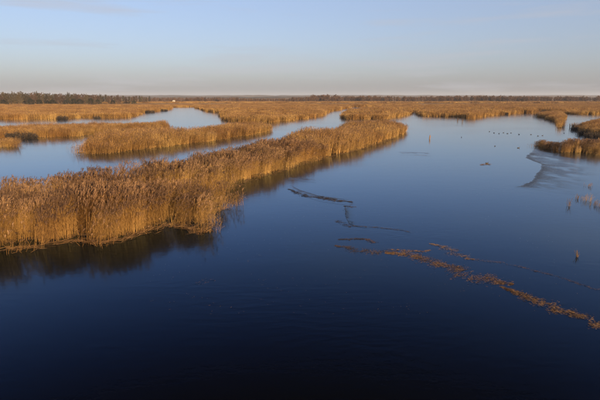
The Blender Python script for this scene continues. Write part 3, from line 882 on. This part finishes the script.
raft([(335, 245.5), (350, 248), (362, 252), (378, 252.5), (395, 253.5)], (0.07, 0.23, 0.34, 0.32, 0.17), 2570, 'dark brown start of the floating reed line left of the tan drift', M_WETLITTER, 3, 0.012, FINE, pw=0.010)
raft([(338, 239.5), (352, 239), (364, 239.5)], (0.07, 0.16, 0.14), 785, 'short dark streak of wet reed above the floating reed line', M_WETLITTER, 4, 0.012, FINE, pw=0.010)
raft([(362, 239), (370, 240.5), (376, 243)], (0.10, 0.18, 0.12), 654, 'short orange streak of reed at the end of a dark streak', M_LITTER, 5, 0.012, FINE, pw=0.009)
raft([(388, 249.5), (405, 250.5), (422, 252), (430, 250)], (0.05, 0.15, 0.12, 0.05), 951, 'thin orange reed streak just above the thick drift', M_LITTER, 6, 0.012, FINE, pw=0.009)
raft([(430, 243.5), (448, 249), (460, 255), (474, 260)], (0.08, 0.26, 0.32, 0.08), 1785, 'faint orange reed streak right above the thick drift', M_LITTER, 7, 0.012, FINE, pw=0.008)
raft([(470, 258.5), (500, 263), (525, 268.5), (550, 274), (575, 282), (605, 293)], (0.16, 0.12, 0.09, 0.10, 0.09), 900, 'long thin pale line of floating reed bits at right', M_LITTER, 8, 0.01, (0.02, 0.10), pw=0.007)
raft([(335, 220.5), (342, 223), (350, 227.5)], (0.14, 0.23, 0.11), 714, 'small dark wisp of wet reed below the winding streak', M_WETLITTER, 9, 0.015, FINE, pw=0.010)
raft([(352, 226), (370, 227), (390, 228.5), (400, 230), (411, 232.5)], (0.06, 0.06, 0.11, 0.16, 0.07), 785, 'faint dark thread of wet reed right of the small wisp', M_WETLITTER, 10, 0.015, FINE, pw=0.010)
raft([(289, 189), (297, 193.2), (310, 196.8), (325, 199.3), (340, 200.8), (353, 202.5)], (0.08, 0.20, 0.30, 0.34, 0.36, 0.10), 3150, 'dark winding streak of floating reed curling away from the spit', M_WETLITTER, 11, 0.02, (0.03, 0.2), pw=0.013)
raft([(353, 203), (349, 206), (346, 211), (347, 217), (350, 222), (353, 226)], (0.14, 0.16, 0.12, 0.14, 0.12), 650, 'thin dark thread of wet reed joining the winding streak to the wisp', M_WETLITTER, 19, 0.01, FINE, pw=0.010)
raft([(344, 206), (350, 207.2), (356, 206.8)], (0.11, 0.21, 0.09), 357, 'small dark reed patch inside the bend of the winding streak', M_WETLITTER, 12, 0.012, FINE, pw=0.012)
raft([(195, 233), (199, 235), (203, 233.5)], (0.10, 0.20, 0.10), 95, 'few reed bits floating off the tip of the foreground bed', M_LITTER, 13, 0.012, FINE, pw=0.010)
raft([(196, 284), (206, 281), (214, 279.5)], (0.11, 0.25, 0.11), 113, 'tiny scatter of reed bits on dark water in the lower left', M_WETLITTER, 14, 0.012, FINE, pw=0.010)
raft([(481, 165), (486, 164.2), (491, 164.6)], (0.10, 0.25, 0.12), 350, 'small pale floating reed heap alone on the open water', M_LITTER, 15, 0.10, (0.08, 0.3))
raft([(415, 155.4), (421, 155), (427, 155.6)], (0.08, 0.20, 0.10), 154, 'tiny reed scatter beside the dark ripple off the spit tip', M_LITTER, 16, 0.012, FINE)
raft([(-40, 258), (0, 251), (25, 249), (40, 246), (70, 242), (100, 244), (125, 240), (150, 231), (172, 225), (188, 229), (206, 232), (209, 226), (205, 213), (230, 208)], (0.35, 0.45, 0.35, 0.45, 0.4, 0.35, 0.4), 2600, 'fringe of fallen stalks along the foot of the foreground reed bed', M_LITTER, 17, 0.10, (0.15, 0.9), pw=0.014)
raft([(230, 204), (224, 191), (240, 184), (258, 178), (275, 174), (300, 165), (320, 160), (340, 155), (360, 150), (380, 143), (395, 138)], (0.3, 0.4, 0.35, 0.45, 0.4, 0.4, 0.3), 2000, 'fringe of fallen stalks along the foot of the golden spit', M_LITTER, 18, 0.10, (0.2, 0.9), pw=0.018)

# loose specks of chaff scattered over the open water
def specks():
    r = random.Random(77); m = MB()
    for k in range(700):
        x = r.uniform(150, 640); y = 165 + 150 * r.random()
        if float(fbm(np.array([x / 45.0]), np.array([y / 16.0]), 171)[0]) < 0.5: continue
        p = at(x, y); p.z = 0.008
        a = r.random() * 3.14; l = r.uniform(0.015, 0.05); d = Vector((math.cos(a), math.sin(a), 0)); sd = Vector((-d.y, d.x, 0.1))
        m.ribbon([p - d * l, p, p + d * l], [0.006, r.uniform(0.01, 0.022), 0.005], sd, 0)
    o = obj('floating_chaff', m.mesh('floating_chaff', [M_WETLITTER]))
    tag(o, 'tiny specks of dark chaff scattered over the open water', 'floating litter', kind='stuff')
specks()

# ------------------------------------------------------------------ ruffled patches where the breeze touches the water
def ripple_patch(edge, reach, strength, seed, label_name='rippled_water', z=0.004):
    """edge: photo pixels of the sharp side; reach: pixel offset to the side where the ruffle dies away"""
    nu = 40; E = path(edge, 220); V = []; A = []
    amp = min(1.0, math.hypot(*reach) / 30)
    u = np.linspace(0, 1, 220)
    jags = ((vnoise(u * 30, u * 0 + 0.3, seed) - 0.5) * 3.2 + (vnoise(u * 90, u * 0 + 0.7, seed) - 0.5) * 2.0) * amp
    for i, e in enumerate(E):
        jag = float(jags[i])
        for j in range(nu):
            t = j / (nu - 1)
            x = e.x + jag * (1 - t) + reach[0] * t; y = e.y + reach[1] * t + 0.25 * jag * (1 - t)
            p = at(x, y); V.append((p.x, p.y, 0.002 + 0.0012 * seed))
    PX = np.array(V)
    tex = np.clip((fbm(PX[:, 0] / 1.1, PX[:, 1] / 1.6, seed, 5) - 0.28) * 2.6, 0, 1)
    T = np.tile(np.linspace(0, 1, nu), 220); U = np.repeat(u, nu)
    A = strength * (1 - T) ** 1.8 * np.clip(np.minimum(9 * U, 9 * (1 - U)), 0, 1) * np.clip(tex + 0.9 * np.exp(-(T / 0.06) ** 2), 0, 1.2) * np.clip(0.5 + T * 30, 0, 1)
    Fc = []
    for i in range(len(E) - 1):
        for j in range(nu - 1):
            k = i * nu + j; Fc.append((k, k + nu, k + nu + 1, k + 1))
    me = mesh(label_name, V, Fc, M_RIPPLE)
    at_ = me.attributes.new('ripple', 'FLOAT', 'POINT'); at_.data.foreach_set('value', A.astype(np.float32))
    bm = bmesh.new(); bm.from_mesh(me); bmesh.ops.recalc_face_normals(bm, faces=bm.faces)
    if sum(f.normal.z for f in bm.faces) < 0: bmesh.ops.reverse_faces(bm, faces=bm.faces)
    bm.to_mesh(me); bm.free()
    tag(obj(label_name, me), kind='structure')
ripple_patch([(536, 148), (532, 152), (525, 157.5), (532, 160.5), (541, 164), (540, 169), (537, 175), (532, 181), (524, 185), (513, 187)], (72, 9), 0.85, 1, 'rippled_water')
ripple_patch([(398, 152), (412, 152.2), (430, 153)], (2, 3.2), 0.8, 2, 'rippled_water')
ripple_patch([(288, 177.5), (300, 178), (316, 180)], (0, 3), 0.8, 3, 'rippled_water')
ripple_patch([(290, 185), (300, 190), (318, 195.5), (335, 198), (352, 200)], (2, 6), 0.8, 4, 'rippled_water')
ripple_patch([(345, 203), (345, 210), (346, 217), (349, 224), (358, 227)], (10, 1.5), 0.8, 5, 'rippled_water')

# ------------------------------------------------------------------ water birds
def bird_mesh():
    m = MB()
    def loft(rings, mi=0, n=8):
        vs = []; fs = []
        for (x, z, rx, rz) in rings:
            for k in range(n):
                a = 2 * math.pi * k / n; vs.append(Vector((x, rx * math.cos(a), z + rz * math.sin(a))))
        for i in range(len(rings) - 1):
            for k in range(n): fs.append((i * n + k, i * n + (k + 1) % n, (i + 1) * n + (k + 1) % n, (i + 1) * n + k))
        fs.append(tuple(range(n))[::-1]); fs.append(tuple((len(rings) - 1) * n + k for k in range(n)))
        m.add(vs, fs, mi)
    loft([(-0.24, 0.12, 0.015, 0.01), (-0.17, 0.08, 0.07, 0.05), (-0.05, 0.05, 0.11, 0.085), (0.07, 0.05, 0.10, 0.085), (0.15, 0.07, 0.06, 0.065), (0.175, 0.13, 0.035, 0.05), (0.19, 0.20, 0.034, 0.042), (0.21, 0.225, 0.036, 0.032), (0.235, 0.22, 0.022, 0.018)])
    loft([(0.232, 0.218, 0.014, 0.012), (0.275, 0.208, 0.006, 0.005)], 1, 5)
    return m.mesh('water_bird', [M_FEATHER, M_BILL], True)
BM = bird_mesh(); br = random.Random(5)
for (x, row) in ((489.5, 131.6), (494, 133), (499, 133.6), (503.5, 132.8), (507.5, 133.6), (511, 133), (531, 134.6), (538, 136), (542.5, 135.6), (519, 134.5), (564, 133.2), (572, 132.4)):
    o = obj('water_bird', BM, None, at(x, row) + Vector((0, 0, -0.02)), br.random() * 6.28)
    o.scale = (br.uniform(0.72, 0.92),) * 3
    tag(o, 'small dark water bird in the scattered flock on the open water', 'bird', 'water birds on the open water')
for (x, row, lb) in ((495, 146.2, 'single dark water bird apart from the flock, nearer the camera'), (518.5, 148, 'lone dark water bird left of the ragged orange reed clump'), (461.5, 137.4, 'lone dark water bird in open water right of the brown stake'), (487, 163.4, 'dark water bird resting at the small floating reed heap')):
    o = obj('water_bird', BM, None, at(x, row) + Vector((0, 0, -0.02)), br.random() * 6.28)
    o.scale = (br.uniform(0.72, 0.92),) * 3
    tag(o, lb, 'bird', 'water birds on the open water')

# ------------------------------------------------------------------ haze
hv = [(x, y, z) for z in (-1.5, 60) for x, y in ((-6500, -200), (6500, -200), (6500, 6500), (-6500, 6500))]
hz = mesh('haze', hv, [(3, 2, 1, 0), (4, 5, 6, 7), (0, 1, 5, 4), (1, 2, 6, 5), (2, 3, 7, 6), (3, 0, 4, 7)])
hm = bpy.data.materials.new('haze'); hm.use_nodes = True
hn = hm.node_tree; hn.nodes.clear()
ho = hn.nodes.new('ShaderNodeOutputMaterial'); pv = hn.nodes.new('ShaderNodeVolumePrincipled')
pv.inputs['Color'].default_value = (0.70, 0.77, 0.92, 1)
pv.inputs['Density'].default_value = 0.00009
pv.inputs['Anisotropy'].default_value = 0.0
hn.links.new(pv.outputs[0], ho.inputs['Volume'])
hz.materials.append(hm)
tag(obj('haze', hz), kind='stuff')
